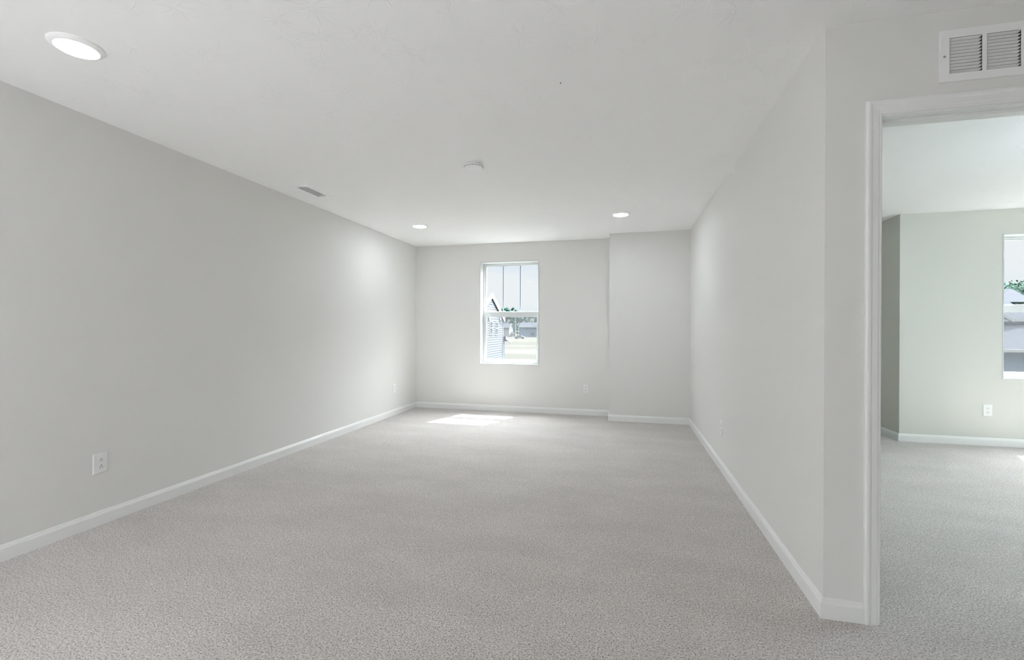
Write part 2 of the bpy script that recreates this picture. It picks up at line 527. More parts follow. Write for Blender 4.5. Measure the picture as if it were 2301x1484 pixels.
CP = [(.0, 0), (.0, .006), (.004, .0085), (.010, .009), (.014, .011), (.034, .0125), (.040, .0155), (.046, .0165), (.052, .0155), (.057, .011), (.057, 0)]
obj('casing', frame_sweep(JX0 + .0, JX1 - .0, JZ + .006, CP, YD, -1), TRIM, door)
obj('casing', frame_sweep(JX0 + .0, JX1 - .0, JZ + .006, CP, YD2, 1), TRIM, door)
JP = [(.0, 0), (.014, 0), (.014, .12), (.0, .12)]
obj('jamb', frame_sweep(JX0, JX1, JZ, JP, YD, 1), TRIM, door)
SP = [(.0, .045), (-.009, .045), (-.011, .048), (-.011, .080), (.0, .080)]
obj('door_stop', frame_sweep(JX0, JX1, JZ, SP, YD, 1), TRIM, door)


# ------------------------------------------------------------------ windows
def hole_frame(bm, x0, x1, z0, z1, wl, wr, wb, wt, y0, y1, bev=.003):
    box(bm, x0, x0 + wl, y0, y1, z0, z1, bev)
    box(bm, x1 - wr, x1, y0, y1, z0, z1, bev)
    box(bm, x0 + wl, x1 - wr, y0, y1, z0, z0 + wb, bev)
    box(bm, x0 + wl, x1 - wr, y0, y1, z1 - wt, z1, bev)


def window(name, x0, x1, z0, z1, yin, thick, muntins=True, rot=None, org=None):
    """single-hung vinyl window in a wall whose room face is y = yin (depth towards +y); local frame at its lower left corner"""
    W_, HH = x1 - x0, z1 - z0
    bm = bmesh.new()                                     # painted liner boards round the opening
    d = thick - .062
    t_ = .010
    hole_frame(bm, 0, W_, 0, HH, t_, t_, t_, t_, -.004, d, 0)
    root = obj(name, bm, VINYL, None, loc=org or (x0, yin, z0), rot=rot)
    tag(root, kind='structure')
    bm = bmesh.new()
    fy0, fy1 = d, thick + .01
    hole_frame(bm, 0, W_, 0, HH, .030, .030, .036, .030, fy0, fy1)
    obj('window_frame', bm, VINYL, root)
    mid = .722                                           # meeting rail centre above the opening's base
    # upper sash (outer track)
    uy0, uy1 = thick - .032, thick - .006
    bm = bmesh.new()
    hole_frame(bm, .028, W_ - .028, mid + .0, HH - .028, .022, .022, .052, .018, uy0, uy1)
    us = obj('upper_sash', bm, VINYL, root)
    obj('glass_pane', bx(.048, W_ - .048, (uy0 + uy1) / 2 - .002, (uy0 + uy1) / 2 + .002, mid + .05, HH - .044), GLASS, us)
    if muntins:
        gx0, gx1 = .050, W_ - .050
        for k in (1, 2):
            xm = gx0 + (gx1 - gx0) * k / 3
            obj('muntin', bx(xm - .007, xm + .007, uy0 + .001, uy0 + .010, mid + .05, HH - .044, bev=.002), MUNT, us)
    # lower sash (inner track)
    ly0, ly1 = thick - .060, thick - .034
    bm = bmesh.new()
    hole_frame(bm, .026, W_ - .026, .032, mid + .05, .034, .034, .036, .078, ly0, ly1)
    box(bm, .034, W_ - .034, ly0 - .010, ly0, mid + .036, mid + .050, .002)     # finger lip on top of the meeting rail
    ls = obj('lower_sash', bm, VINYL, root)
    obj('glass_pane', bx(.058, W_ - .058, (ly0 + ly1) / 2 - .002, (ly0 + ly1) / 2 + .002, .066, mid - .026), GLASS, ls)
    sc_ = obj('insect_screen', bx(.030, W_ - .030, thick + .004, thick + .005, .036, mid + .03), SCREEN, root)
    return root


window('window_1', *W1[:2], *W1[2:], YF, .20)
window('window_2', *W2[:2], *W2[2:], YO, .19, muntins=False)
window('window_3', 0, .9, .69, 2.187, 0, .19, False, (0, 0, -math.pi / 2), (XE, 3.8, .69))
window('window_4', 0, .9, .69, 2.187, 0, .19, False, (0, 0, -math.pi / 2), (XE, 5.2, .69))
window('window_5', 0, .9, .676, 2.172, 0, .20, True, (0, 0, math.pi), (-1.3, YB, .676))
window('window_6', 0, .9, .676, 2.172, 0, .20, True, (0, 0, math.pi), (1.5, YB, .676))


# ------------------------------------------------------------------ ceiling lights
def ceiling_light(x, y, label, led=None):
    t = empty('recessed_ceiling_light', (x, y, H))
    tag(t, label, 'ceiling light', 'round recessed lights in the ceiling')
    bm = bmesh.new()
    lathe(bm, [(.099, .0), (.099, -.003), (.096, -.006), (.084, -.013), (.080, -.0155), (.0775, -.0155), (.0765, -.0125), (.0765, 0)], 64)
    obj('trim_ring', bm, WHITE, t, True)
    bm = bmesh.new()
    lathe(bm, [(.0765, -.0120), (.072, -.0150), (.05, -.0165), (.02, -.0172), (0, -.0173)], 64)
    obj('diffuser', bm, led or LED, t, True)
    return t


ceiling_light(-2.365, 1.505, 'large bright round ceiling light nearest the camera, by the left wall', LED_NEAR)
ceiling_light(-2.405, 5.09, 'lit round ceiling light at the far end, near the left wall')
ceiling_light(-0.04, 5.06, 'lit round ceiling light at the far end, near the right wall')
ceiling_light(-0.04, 1.505, 'lit round ceiling light overhead between the camera and the long right wall', LED_NEAR)
ceiling_light(-2.365, -1.9, 'added round fill light behind the camera by the left wall', FILL_LED_BACK)  # this and the next two are unseen, added to brighten the room
ceiling_light(-0.04, -1.9, 'added round fill light behind the camera in the middle', FILL_LED_BACK)
ceiling_light(2.1, -0.4, 'added round fill light over the unseen floor outside the doorway', FILL_LED_BACK)
ceiling_light(4.5, 4.6, 'added round fill light in the other room by its far window', FILL_LED_OTHER)  # this and the next two are unseen, added to brighten the other room
ceiling_light(4.5, 3.0, 'added round fill light in the other room away from its far window', FILL_LED_OTHER)
ceiling_light(1.9, 2.72, 'added round fill light in the other room just inside the doorway', FILL_LED_OTHER)


def pendant(x, y, drop, r, m, label):  # hanging globe, used only for an added fill light
    t = empty('added_pendant_fill', (x, y, H)); tag(t, label, 'pendant lamp')
    bm = bmesh.new(); lathe(bm, [(.06, 0), (.06, -.012), (.045, -.022), (.006, -.026), (0, -.026)], 32)
    obj('canopy', bm, ENAMEL, t, True)
    bm = bmesh.new(); lathe(bm, [(.004, -.024), (.004, -drop + r), (0, -drop + r)], 12)
    obj('cord', bm, ENAMEL, t, True)
    bm = bmesh.new()
    lathe(bm, [(r * math.sin(math.pi * k / 20), r * math.cos(math.pi * k / 20)) for k in range(21)], 40, z=-drop)
    obj('globe', bm, m, t, True)


t = empty('added_fill_globe', (-2.3, -1.0, 0)); tag(t, 'added opal globe fill light on a low stand behind the camera', 'added fill lamp')  # added out of view to throw light onto ceiling and walls
bm = bmesh.new(); lathe(bm, [(0, 0), (.14, 0), (.14, .012), (.13, .02), (.02, .026), (0, .026)], 40)
obj('base', bm, ENAMEL, t, True)
bm = bmesh.new(); lathe(bm, [(.011, .02), (.011, .66), (0, .66)], 16)
obj('pole', bm, ENAMEL, t, True)
bm = bmesh.new(); lathe(bm, [(.15 * math.sin(math.pi * k / 20), .15 * math.cos(math.pi * k / 20)) for k in range(21)], 40, z=.80)
obj('globe', bm, FILL_GLOBE, t, True)
pendant(3.3, 3.2, .36, .12, FILL_GLOBE_B, 'added opal globe fill light hanging in the other room')  # added out of view to light the other room

# smoke alarm in the middle of the ceiling
t = empty('smoke_alarm', (-1.118, 3.30, H)); tag(t, 'unlit white round smoke alarm at the middle of the ceiling', 'smoke alarm')
bm = bmesh.new(); lathe(bm, [(.056, 0), (.056, -.0125), (0, -.0125)], 48)
obj('mounting_plate', bm, ENAMEL, t, True)
bm = bmesh.new(); lathe(bm, [(.056, -.0100), (.070, -.0105), (.0715, -.018), (.069, -.028), (.062, -.0315), (.057, -.033), (.0565, -.0345), (.045, -.037), (.02, -.0385), (0, -.0388)], 48)
body = obj('cover', bm, WHITE, t, True)
bm = bmesh.new()
for k in range(24):
    a = 2 * math.pi * k / 24
    vs = box(bm, .0660, .0714, -.0060, .0060, -.0235, -.0185)
    bmesh.ops.rotate(bm, verts=vs, cent=(0, 0, 0), matrix=Matrix.Rotation(a, 3, 'Z'))
obj('vent_slots', bm, DUCT, body)
bm = bmesh.new(); lathe(bm, [(.009, -.037), (.009, -.0395), (.007, -.0402), (0, -.0403)], 24, cx=.018)
obj('test_button', bm, WHITE, body, True)

# supply register in the ceiling by the left wall
VX0, VX1, VY0, VY1 = -2.838, -2.680, 3.42, 3.775
t = empty('ceiling_register', ((VX0 + VX1) / 2, (VY0 + VY1) / 2, H)); tag(t, 'white rectangular louvred air register in the ceiling along the left wall', 'air vent')
bm = bmesh.new()
hx, hy, ix, iy = (VX1 - VX0) / 2, (VY1 - VY0) / 2, .046, .142
rows = []
for (a, c, z) in ((hx, hy, 0), (hx, hy, -.003), (hx - .004, hy - .004, -.006), (ix + .006, iy + .006, -.009), (ix, iy, -.007), (ix, iy, -.0005)):
    rows.append([bm.verts.new(p) for p in ((-a, -c, z), (a, -c, z), (a, c, z), (-a, c, z))])
for a, c in zip(rows, rows[1:]):
    for k in range(4):
        bm.faces.new((a[k], a[(k + 1) % 4], c[(k + 1) % 4], c[k]))
obj('frame', bm, WHITE, t)
obj('duct_opening', bx(-ix, ix, -iy, iy, -.0015, -.0005), DUCT, t)
bm = bmesh.new()
for k in range(15):
    yy = -iy + .010 + k * (2 * iy - .02) / 14
    vs = box(bm, -ix, ix, -.0008, .0008, -.0065, .0065)
    bmesh.ops.rotate(bm, verts=vs, cent=(0, 0, 0), matrix=Matrix.Rotation(math.radians(-38), 3, 'X'))
    bmesh.ops.translate(bm, verts=vs, vec=(0, yy, -.0055))
obj('louvers', bm, ENAMEL, t)
for yy in (-iy - .018, iy + .018):
    bm = bmesh.new(); lathe(bm, [(.004, -.0075), (.0035, -.0095), (0, -.010)], 12, cy=yy)
    obj('screw', bm, ENAMEL, t)

# small dark speck
bm = bmesh.new(); lathe(bm, [(.0022, 0), (.0022, -.004), (.0012, -.006), (0, -.006)], 10)
tag(obj('nail_head', bm, DARK, None, True, (-.318, 2.304, H)), 'tiny dark nail head in the open middle of the ceiling', 'nail')

# ------------------------------------------------------------------ return air grille over the doorway
GX0, GX1, GZ0, GZ1 = 1.197, 1.606, 2.159, 2.361
t = empty('return_air_grille', ((GX0 + GX1) / 2, YD, GZ0)); tag(t, 'white metal return air grille with three louvred sections above the doorway', 'air grille')
ox, oz = (GX0 + GX1) / 2, GZ0
secs = [(1.228, 1.333), (1.3475, 1.4535), (1.468, 1.573)]
Z0, Z1 = 2.190, 2.329
bm = bmesh.new()
P_, F_ = -.007, -.0035


def gb(a, c, z0, z1):
    box(bm, a - ox, c - ox, P_, P_ + .0015, z0 - oz, z1 - oz)


gb(GX0 + .002, secs[0][0], GZ0 + .002, GZ1 - .002); gb(secs[2][1], GX1 - .002, GZ0 + .002, GZ1 - .002)
for s0, s1 in zip(secs, secs[1:]): gb(s0[1], s1[0], Z0, Z1)
gb(secs[0][0], secs[2][1], GZ0 + .002, Z0); gb(secs[0][0], secs[2][1], Z1, GZ1 - .002)
# turned-back rim
for a in ((GX0, GX0 + .002, GZ0, GZ1), (GX1 - .002, GX1, GZ0, GZ1), (GX0 + .002, GX1 - .002, GZ0, GZ0 + .002), (GX0 + .002, GX1 - .002, GZ1 - .002, GZ1)):
    box(bm, a[0] - ox, a[1] - ox, P_ + .001, 0, a[2] - oz, a[3] - oz)
obj('frame', bm, ENAMEL, t)
bm = bmesh.new()
nl = 11
for s in secs:
    for k in range(nl):
        z = Z0 + (k + .5) * (Z1 - Z0) / nl
        # stamped louvre: a blade leaning back from its lower front lip, with closed ends
        x0, x1 = s[0] - ox, s[1] - ox
        pit = (Z1 - Z0) / nl
        a = [(x0 + .001, P_ + .0005, z + pit * .34 - oz), (x1 - .001, P_ + .0005, z + pit * .34 - oz),
             (x1 - .006, P_ + .0095, z - pit * .20 - oz), (x0 + .006, P_ + .0095, z - pit * .20 - oz)]
        v = [bm.verts.new(p) for p in a] + [bm.verts.new((p[0], p[1] + .001, p[2] + .0009)) for p in a]
        for q in ((0, 1, 2, 3), (4, 7, 6, 5), (0, 4, 5, 1), (1, 5, 6, 2), (2, 6, 7, 3), (3, 7, 4, 0)):
            bm.faces.new([v[i] for i in q])
obj('louvers', bm, ENAMEL, t)
bm = bmesh.new()                                        # open duct boot behind it, flush inside the wall opening
a = [GR[0] - ox + .001, GR[1] - ox - .001, .001, .055, GR[2] - oz + .001, GR[3] - oz - .001]
v = [bm.verts.new((x, y, z)) for y in a[2:4] for (x, z) in ((a[0], a[4]), (a[1], a[4]), (a[1], a[5]), (a[0], a[5]))]
bm.faces.new(v[4:8])
for k in range(4): bm.faces.new((v[k], v[(k + 1) % 4], v[4 + (k + 1) % 4], v[4 + k]))
obj('duct_box', bm, DUCT, t)
for xx in (1.2115, 1.5915):
    bm = bmesh.new(); lathe(bm, [(.0045, 0), (.0040, .0015), (.002, .0024), (0, .0025)], 16)
    box(bm, -.0035, .0035, -.0005, .0005, .0021, .0028)
    obj('screw', bm, STEEL, t, True, (xx - ox, P_, 2.258 - oz), (math.pi / 2, 0, 0))


# ------------------------------------------------------------------ wall outlets
def outlet(x, y, z, rz, label, flip=False, w_=.080, h_=.122):
    """duplex outlet; local -y looks into the room"""
    t = empty('wall_outlet', (x, y, z), (0, math.pi if flip else 0, rz))
    tag(t, label, 'electrical outlet', 'white duplex outlets low on the walls')
    bm = bmesh.new()
    rows = []
    for (a, c, d) in ((w_ / 2, h_ / 2, 0), (w_ / 2, h_ / 2, -.0025), (w_ / 2 - .003, h_ / 2 - .003, -.0058), (w_ / 2 - .006, h_ / 2 - .006, -.0065)):
        rows.append([bm.verts.new(p) for p in ((-a, d, -c), (a, d, -c), (a, d, c), (-a, d, c))])
    for a, c in zip(rows, rows[1:]):
        for k in range(4): bm.faces.new((a[k], a[(k + 1) % 4], c[(k + 1) % 4], c[k]))
    bm.faces.new(rows[-1])
    obj('cover_plate', bm, PLASTIC, t)
    for s in (-1, 1):
        bm = bmesh.new()
        R, hh = .0172, .0140
        ring = []
        for k in range(32):
            a = 2 * math.pi * k / 32
            px, pz = R * math.cos(a), max(-hh, min(hh, R * math.sin(a)))
            ring.append((px, pz))
        v0 = [bm.verts.new((p, -.0064, q)) for p, q in ring]
        v1 = [bm.verts.new((p, -.0088, q)) for p, q in ring]
        v2 = [bm.verts.new((p * .95, -.0093, q * .95)) for p, q in ring]
        for A1, B1 in ((v0, v1), (v1, v2)):
            for k in range(32): bm.faces.new((A1[k], A1[(k + 1) % 32], B1[(k + 1) % 32], B1[k]))
        bm.faces.new(v2)
        r = obj('receptacle', bm, PLASTIC, t, False, (0, 0, s * .0195))
        bm = bmesh.new()
        box(bm, -.0074, -.0052, -.0096, -.0090, -.0075, .0010)
        box(bm, .0052, .0074, -.0096, -.0090, -.0075, .0010)
        vs0 = set(bm.verts)
        lathe(bm, [(.0028, 0), (.0028, .0006), (0, .0006)], 16)
        vs = [q for q in bm.verts if q not in vs0]
        bmesh.ops.rotate(bm, verts=vs, cent=(0, 0, 0), matrix=Matrix.Rotation(math.pi / 2, 3, 'X'))
        bmesh.ops.translate(bm, verts=vs, vec=(0, -.0090, .0072))
        obj('slots', bm, DARK, r)
    bm = bmesh.new(); lathe(bm, [(.003, 0), (.0028, .0012), (0, .0015)], 14)
    obj('screw', bm, PLASTIC, t, True, (0, -.0064, 0), (math.pi / 2, 0, 0))
    return t


outlet(XL, 2.079, .371, math.pi / 2, 'white duplex outlet low on the near part of the left wall')
outlet(XL, 5.705, .368, math.pi / 2, 'white outlet on the left wall close to the far corner')
outlet(-.513, YF, .364, 0, 'white outlet under and right of the far window', True)
outlet(XR, 4.165, .361, -math.pi / 2, 'white outlet seen edge-on low on the long right wall')
outlet(3.652, YO, .365, 0, 'white outlet in the other room, seen through the doorway', True)

# ------------------------------------------------------------------ outdoors (upper floor: the ground lies 2.9 m below)
GZ = -2.9
bm = bmesh.new()
vs = [bm.verts.new(p) for p in ((-900, 8, GZ), (900, 8, GZ), (900, 1500, GZ), (-900, 1500, GZ))]
bm.faces.new(vs)
vs = [bm.verts.new(p) for p in ((-900, -900, GZ), (900, -900, GZ), (900, 8, GZ), (-900, 8, GZ))]
bm.faces.new(vs)
bmesh.ops.remove_doubles(bm, verts=bm.verts, dist=1e-4)
tag(obj('ground', bm, FIELD), kind='structure')


def prism_roof(bm, pts_front, along, th):
    """extrude a roof slope quad with thickness"""
    a = [Vector(p) for p in pts_front]
    lo = [bm.verts.new(p) for p in a]
    nrm = (a[1] - a[0]).cross(a[3] - a[0]).normalized()
    if nrm.z < 0: nrm = -nrm
    hi = [bm.verts.new(p + nrm * th) for p in a]
    bm.faces.new(lo); bm.faces.new(hi)
    k = len(a)
    for i in range(k): bm.faces.new((lo[i], lo[(i + 1) % k], hi[(i + 1) % k], hi[i]))


def gable_house(name, label, x0, x1, y0, y1, ze, zr, ridge, wall_m, roof_m, wins=(), oh=.4, rk=None, drop=.16, group=None, trim_m=EXTRIM):
    """house with a gable roof; ridge 'x' or 'y'; wins = (face 's'|'e', centre along the face, z0, width, height)"""
    t = empty(name, ((x0 + x1) / 2, (y0 + y1) / 2, GZ)); tag(t, label, 'house', group)
    ox_, oy_ = (x0 + x1) / 2, (y0 + y1) / 2
    rk = oh if rk is None else rk
    hx_, hy_ = (x1 - x0) / 2, (y1 - y0) / 2
    e_, r_ = ze - GZ, zr - GZ
    bm = bmesh.new()
    box(bm, -hx_, hx_, -hy_, hy_, 0, e_)
    if ridge == 'y':
        for s in (-1, 1):
            v = [bm.verts.new(p) for p in ((-hx_, s * hy_, e_), (hx_, s * hy_, e_), (0, s * hy_, r_))]; bm.faces.new(v)
    else:
        for s in (-1, 1):
            v = [bm.verts.new(p) for p in ((s * hx_, -hy_, e_), (s * hx_, hy_, e_), (s * hx_, 0, r_))]; bm.faces.new(v)
    obj('wall', bm, wall_m, t)
    bm = bmesh.new(); bf = bmesh.new()
    half = hx_ if ridge == 'y' else hy_
    sl = (r_ - e_) / half
    for s in (-1, 1):
        if ridge == 'y':
            q = [(0, -hy_ - oh, r_ + .05), (0, hy_ + oh, r_ + .05), (s * (hx_ + oh), hy_ + oh, e_ - sl * oh + .05), (s * (hx_ + oh), -hy_ - oh, e_ - sl * oh + .05)]
        else:
            q = [(-hx_ - rk, 0, r_ + .05), (hx_ + rk, 0, r_ + .05), (hx_ + rk, s * (hy_ + oh), e_ - sl * oh + .05), (-hx_ - rk, s * (hy_ + oh), e_ - sl * oh + .05)]
        prism_roof(bm, q, None, .10)
        # rake and eave boards
        qv = [Vector(p) for p in q]
        for a, c in ((0, 3), (1, 2), (2, 3)):
            d = (qv[c] - qv[a]); mid = (qv[0] + qv[1] + qv[2] + qv[3]) / 4
            outw = ((qv[a] + qv[c]) / 2 - mid); outw.z = 0
            outw = Vector((0, math.copysign(.05, outw.y), 0)) if abs(d.normalized().y) < .3 and (ridge == 'y' and a != 2 or ridge == 'x' and a == 2) else Vector((math.copysign(.05, outw.x), 0, 0))
            lo = [qv[a] - Vector((0, 0, drop)), qv[c] - Vector((0, 0, drop)), qv[c] + Vector((0, 0, .10)), qv[a] + Vector((0, 0, .10))]
            v = [bf.verts.new(p) for p in lo] + [bf.verts.new(p + outw) for p in lo]
            for f in ((0, 1, 2, 3), (7, 6, 5, 4), (0, 4, 5, 1), (1, 5, 6, 2), (2, 6, 7, 3), (3, 7, 4, 0)):
                bf.faces.new([v[i] for i in f])
    obj('roof', bm, roof_m, t)
    obj('fascia', bf, trim_m, t)
    for f, c, z, ww, hh in wins:
        bm = bmesh.new(); bp = bmesh.new()
        z -= GZ
        if f == 's':
            c -= ox_
            hole_frame(bm, c - ww / 2, c + ww / 2, z, z + hh, .08, .08, .08, .08, -hy_ - .05, -hy_ + .02, 0)
            box(bm, c - ww / 2 + .08, c + ww / 2 - .08, -hy_ - .04, -hy_ + .02, z + hh / 2 - .04, z + hh / 2 + .04)
            box(bp, c - ww / 2 + .08, c + ww / 2 - .08, -hy_ - .01, -hy_ + .02, z + .08, z + hh - .08)
        else:
            c -= oy_
            for a in ((c - ww / 2, c - ww / 2 + .09, z, z + hh), (c + ww / 2 - .09, c + ww / 2, z, z + hh), (c - ww / 2 + .09, c + ww / 2 - .09, z, z + .09),
                      (c - ww / 2 + .09, c + ww / 2 - .09, z + hh - .09, z + hh), (c - ww / 2 + .09, c + ww / 2 - .09, z + hh / 2 - .05, z + hh / 2 + .05)):
                box(bm, hx_ - .02, hx_ + .06, *a)
            box(bp, hx_ - .02, hx_ + .03, c - ww / 2 + .09, c + ww / 2 - .09, z + .09, z + hh - .09)
        wf = obj('window', bm, trim_m, t)
        obj('pane', bp, PANE, wf)
    return t


# neighbouring house on the left: its gable wall (x = XN) runs away from us
XN = -11.0
yc = atx(1129.8, 742, XN).y
ya_ = atx(1103.0, 742, XN).y
zap = atx(1103.0, 664, XN).z
zev = atx(1129.8, 717, XN).z
half = yc - ya_
nb = gable_house('neighbouring_house', 'pale blue-grey sided house with steep gable close by on the left outside', XN - 9, XN, ya_ - half, yc, zev, zap, 'x', SIDING, SHING,
                 wins=[('e', atx(1102.7, 742, XN).y, atx(1103, 755, XN).z, .82, 1.18), ('e', atx(1115.0, 742, XN).y, atx(1115, 755, XN).z, .82, 1.18)], oh=.35, rk=.10, drop=.34)
# lap siding courses on the gable wall
bm = bmesh.new()
oxn, oyn = XN - 4.5, (ya_ - half + yc) / 2
z = GZ
while z < zap - .2:
    z1 = z + .2
    hw = half if z1 <= zev else half * max(0, (zap - z1) / (zap - zev))
    if hw > .1:
        v = [bm.verts.new(p) for p in ((XN + .035 - oxn, -hw, z - GZ), (XN + .035 - oxn, hw, z - GZ), (XN + .008 - oxn, hw, z1 - GZ), (XN + .008 - oxn, -hw, z1 - GZ),
                                       (XN - oxn, -hw, z - GZ), (XN - oxn, hw, z - GZ))]
        bm.faces.new(v[:4]); bm.faces.new((v[0], v[4], v[5], v[1]))
    z = z1
obj('lap_siding', bm, SIDING, nb)
obj('corner_board', bx(XN - .02 - oxn, XN + .06 - oxn, half - .10, half + .04, 0, zev - GZ), EXTRIM, nb)
for px, py in ((1097.5, 716.6), (1122.5, 719.4)):
    p = atx(px, py, XN)
    bm = bx(XN - oxn, XN + .12 - oxn, p.y - oyn - .18, p.y - oyn + .18, p.z - GZ - .12, p.z - GZ + .14, bev=.02)
    obj('wall_vent', bm, EXWHITE, nb)
# lower back porch wing of that house
y_w = atx(1133.8, 742, XN).y
y_e = atx(1142, 742, XN).y
zt, ze_ = atx(1129, 759, XN).z, atx(1142, 769, XN).z
bm = bmesh.new()
box(bm, -8.0 + 4.5, 4.5, half, y_w - oyn, 0, atx(1133, 763, XN).z - GZ)
obj('rear_wing', bm, SIDING, nb)
bm = bmesh.new()
q = [(-3.6, half, zt - GZ), (4.75, half, zt - GZ), (4.75, y_e - oyn, ze_ - GZ), (-3.6, y_e - oyn, ze_ - GZ)]
prism_roof(bm, q, None, .05)
obj('wing_roof', bm, SHING, nb)
bm = bmesh.new()
lo = [Vector((4.75, half, zt - GZ - .22)), Vector((4.75, y_e - oyn, ze_ - GZ - .22)), Vector((4.75, y_e - oyn, ze_ - GZ + .06)), Vector((4.75, half, zt - GZ + .06))]
v = [bm.verts.new(p) for p in lo] + [bm.verts.new(p + Vector((.06, 0, 0))) for p in lo]
for f in ((0, 1, 2, 3), (7, 6, 5, 4), (0, 4, 5, 1), (1, 5, 6, 2), (2, 6, 7, 3), (3, 7, 4, 0)): bm.faces.new([v[i] for i in f])
obj('wing_fascia', bm, EXTRIM, nb)

# far houses seen in the middle window
Y2 = 236.0
p0, p1 = at(1125, 742, Y2), at(1144, 742, Y2)
gable_house('white_house', 'small white gabled house far across the field, left of the pole', p0.x, p1.x, Y2, Y2 + 9, at(1130, 738, Y2).z, at(1130, 729, Y2).z, 'x', EXWHITE, SHING, oh=.4, trim_m=EXWHITE)
p0, p1 = at(1147.5, 742, Y2 + 1), at(1152.5, 742, Y2 + 1)
gable_house('garden_shed', 'low white shed beside the far white house', p0.x, p1.x, Y2 + 1, Y2 + 4, at(1147, 753, Y2).z, at(1147, 749, Y2).z, 'x', EXWHITE, SHING, oh=.2, trim_m=EXWHITE)
p0, p1 = at(1168, 742, Y2), at(1216, 742, Y2)
gable_house('blue_house', 'blue-grey house with a pale roof far across the field, right in the window', p0.x, p1.x, Y2, Y2 + 10, at(1185, 736.5, Y2).z, at(1185, 727, Y2 + 5).z, 'x', SIDING2, SHING,
            wins=[('s', at(1183.5, 742, Y2).x, at(1183, 743, Y2).z, 1.2, 1.6), ('s', at(1196.5, 742, Y2).x, at(1196, 756, Y2).z, 2.2, 1.8), ('s', at(1201.5, 742, Y2).x, at(1202, 742, Y2).z, 1.2, 1.6)], oh=.5)
# pole
p = at(1158.3, 742, 205)
bm = bmesh.new(); lathe(bm, [(.24, 0), (.16, 10.6), (0, 10.7)], 12)
vs = box(bm, -1.3, 1.3, -.08, .08, 9.6, 9.8)
tag(obj('utility_pole', bm, EXWHITE, None, True, (p.x, 205, GZ)), 'tall white pole standing in front of the far trees', 'pole')
# parked vehicle
pc = at(1168, 742, 190)
car = empty('parked_car', (pc.x, 190, GZ)); tag(car, 'tiny white and pale blue car parked far off on the field edge', 'car')
CARW = mat('white_car_paint', (0.10, 0.10, 0.10), 0.3); CARB = mat('light_blue_glass', (0.06, 0.08, 0.10), 0.2)
bm = bmesh.new()
prof = [(-2.2, .35), (2.1, .35), (2.2, .7), (2.0, 1.0), (1.1, 1.08), (-2.1, 1.0), (-2.25, .7)]
f0 = [bm.verts.new((x, -.85, z)) for x, z in prof]; f1 = [bm.verts.new((x, .85, z)) for x, z in prof]
bm.faces.new(f0); bm.faces.new(f1)
for k in range(len(prof)): bm.faces.new((f0[k], f0[(k + 1) % 7], f1[(k + 1) % 7], f1[k]))
obj('body', bm, CARW, car)
bm = bmesh.new()
prof = [(-1.3, 1.0), (1.2, 1.05), (.6, 1.45), (-.8, 1.48)]
f0 = [bm.verts.new((x, -.72, z)) for x, z in prof]; f1 = [bm.verts.new((x, .72, z)) for x, z in prof]
bm.faces.new(f0); bm.faces.new(f1)
for k in range(4): bm.faces.new((f0[k], f0[(k + 1) % 4], f1[(k + 1) % 4], f1[k]))
obj('windows', bm, CARB, car)
bm = bmesh.new(); lathe(bm, [(0, -.1), (.32, -.1), (.32, .1), (0, .1)], 16)
wheel0 = obj('wheel', bm, DARK, car, True, (-1.4, -.8, .32), (math.pi / 2, 0, 0))
for x, y in ((1.35, -.8), (-1.4, .8), (1.35, .8)):
    c = wheel0.copy(); COL.objects.link(c); c.parent = car; c.location = (x, y, .32)


# trees
def tree(x, y, h, r, m, label, cat='tree', group='trees beyond the field', clumps=20, leaves=70):
    t = empty('tree', (x, y, GZ)); tag(t, label, cat, group)
    bm = bmesh.new()
    blobs = []
    for k in range(clumps):
        a, q = random.uniform(0, 6.283), random.random() ** .5
        zz = random.uniform(.22, .9)
        wdt = math.sin(math.pi * min(1, zz * .9 + .05)) ** .6
        blobs.append((Vector((math.cos(a) * q * r * .7 * wdt, math.sin(a) * q * r * .7 * wdt, h * zz)), r * random.uniform(.22, .36)))
    for c, rr in blobs:                                    # solid heart of each bough, then loose leaf sprays round it
        g = bmesh.ops.create_icosphere(bm, subdivisions=2, radius=rr * .7)
        for v in g['verts']:
            v.co = v.co * random.uniform(.8, 1.15) + c
        for q in range(leaves):
            d = Vector((random.gauss(0, 1), random.gauss(0, 1), random.gauss(0, 1))).normalized()
            p = c + d * rr * random.uniform(.75, 1.2)
            u = Vector((random.gauss(0, 1), random.gauss(0, 1), random.gauss(0, 1))).normalized()
            w_ = d.cross(u).normalized(); l_ = rr * random.uniform(.07, .15)
            bm.faces.new([bm.verts.new(p + u * l_), bm.verts.new(p + w_ * l_ * .8), bm.verts.new(p - u * l_), bm.verts.new(p - w_ * l_ * .8)])
    obj('crown', bm, m, t)
    bm = bmesh.new(); lathe(bm, [(r * .07, 0), (r * .05, h * .5), (0, h * .75)], 8)
    obj('trunk', bm, BARK, t, True)


GRP = 'trees beyond the field'
for px, top, r, Y_, m, lb in (
        (1112, 699, 5, 268, FOL, 'dark green tree on the skyline behind the neighbouring gable'),
        (1126, 700, 4.5, 300, FOL, 'dark tree next to the gable rake, beyond the field'),
        (1137, 692, 4.5, 268, FOL, 'dark green leafy tree showing above the sash rail, left of the next'),
        (1147, 697, 4.5, 282, FOL, 'lower dark tree between the two tallest on the skyline'),
        (1156, 692, 4, 296, FOL, 'tallest dark green tree just left of the right window bar'),
        (1168, 701, 4.5, 268, FOL2, 'low tree right of the skyline group, under the sash rail'),
        (1181, 704, 5.5, 282, FOL2, 'pale green tree directly behind the far blue house roof'),
        (1195, 706, 5.5, 296, FOL2, 'pale green tree behind the right end of the far blue house'),
        (1207, 705, 5.5, 268, FOL2, 'green tree at the right edge of the main window view')):
    a = at(px, top, Y_)
    tree(a.x, Y_, (a.z - GZ) / .93, r, m, lb)
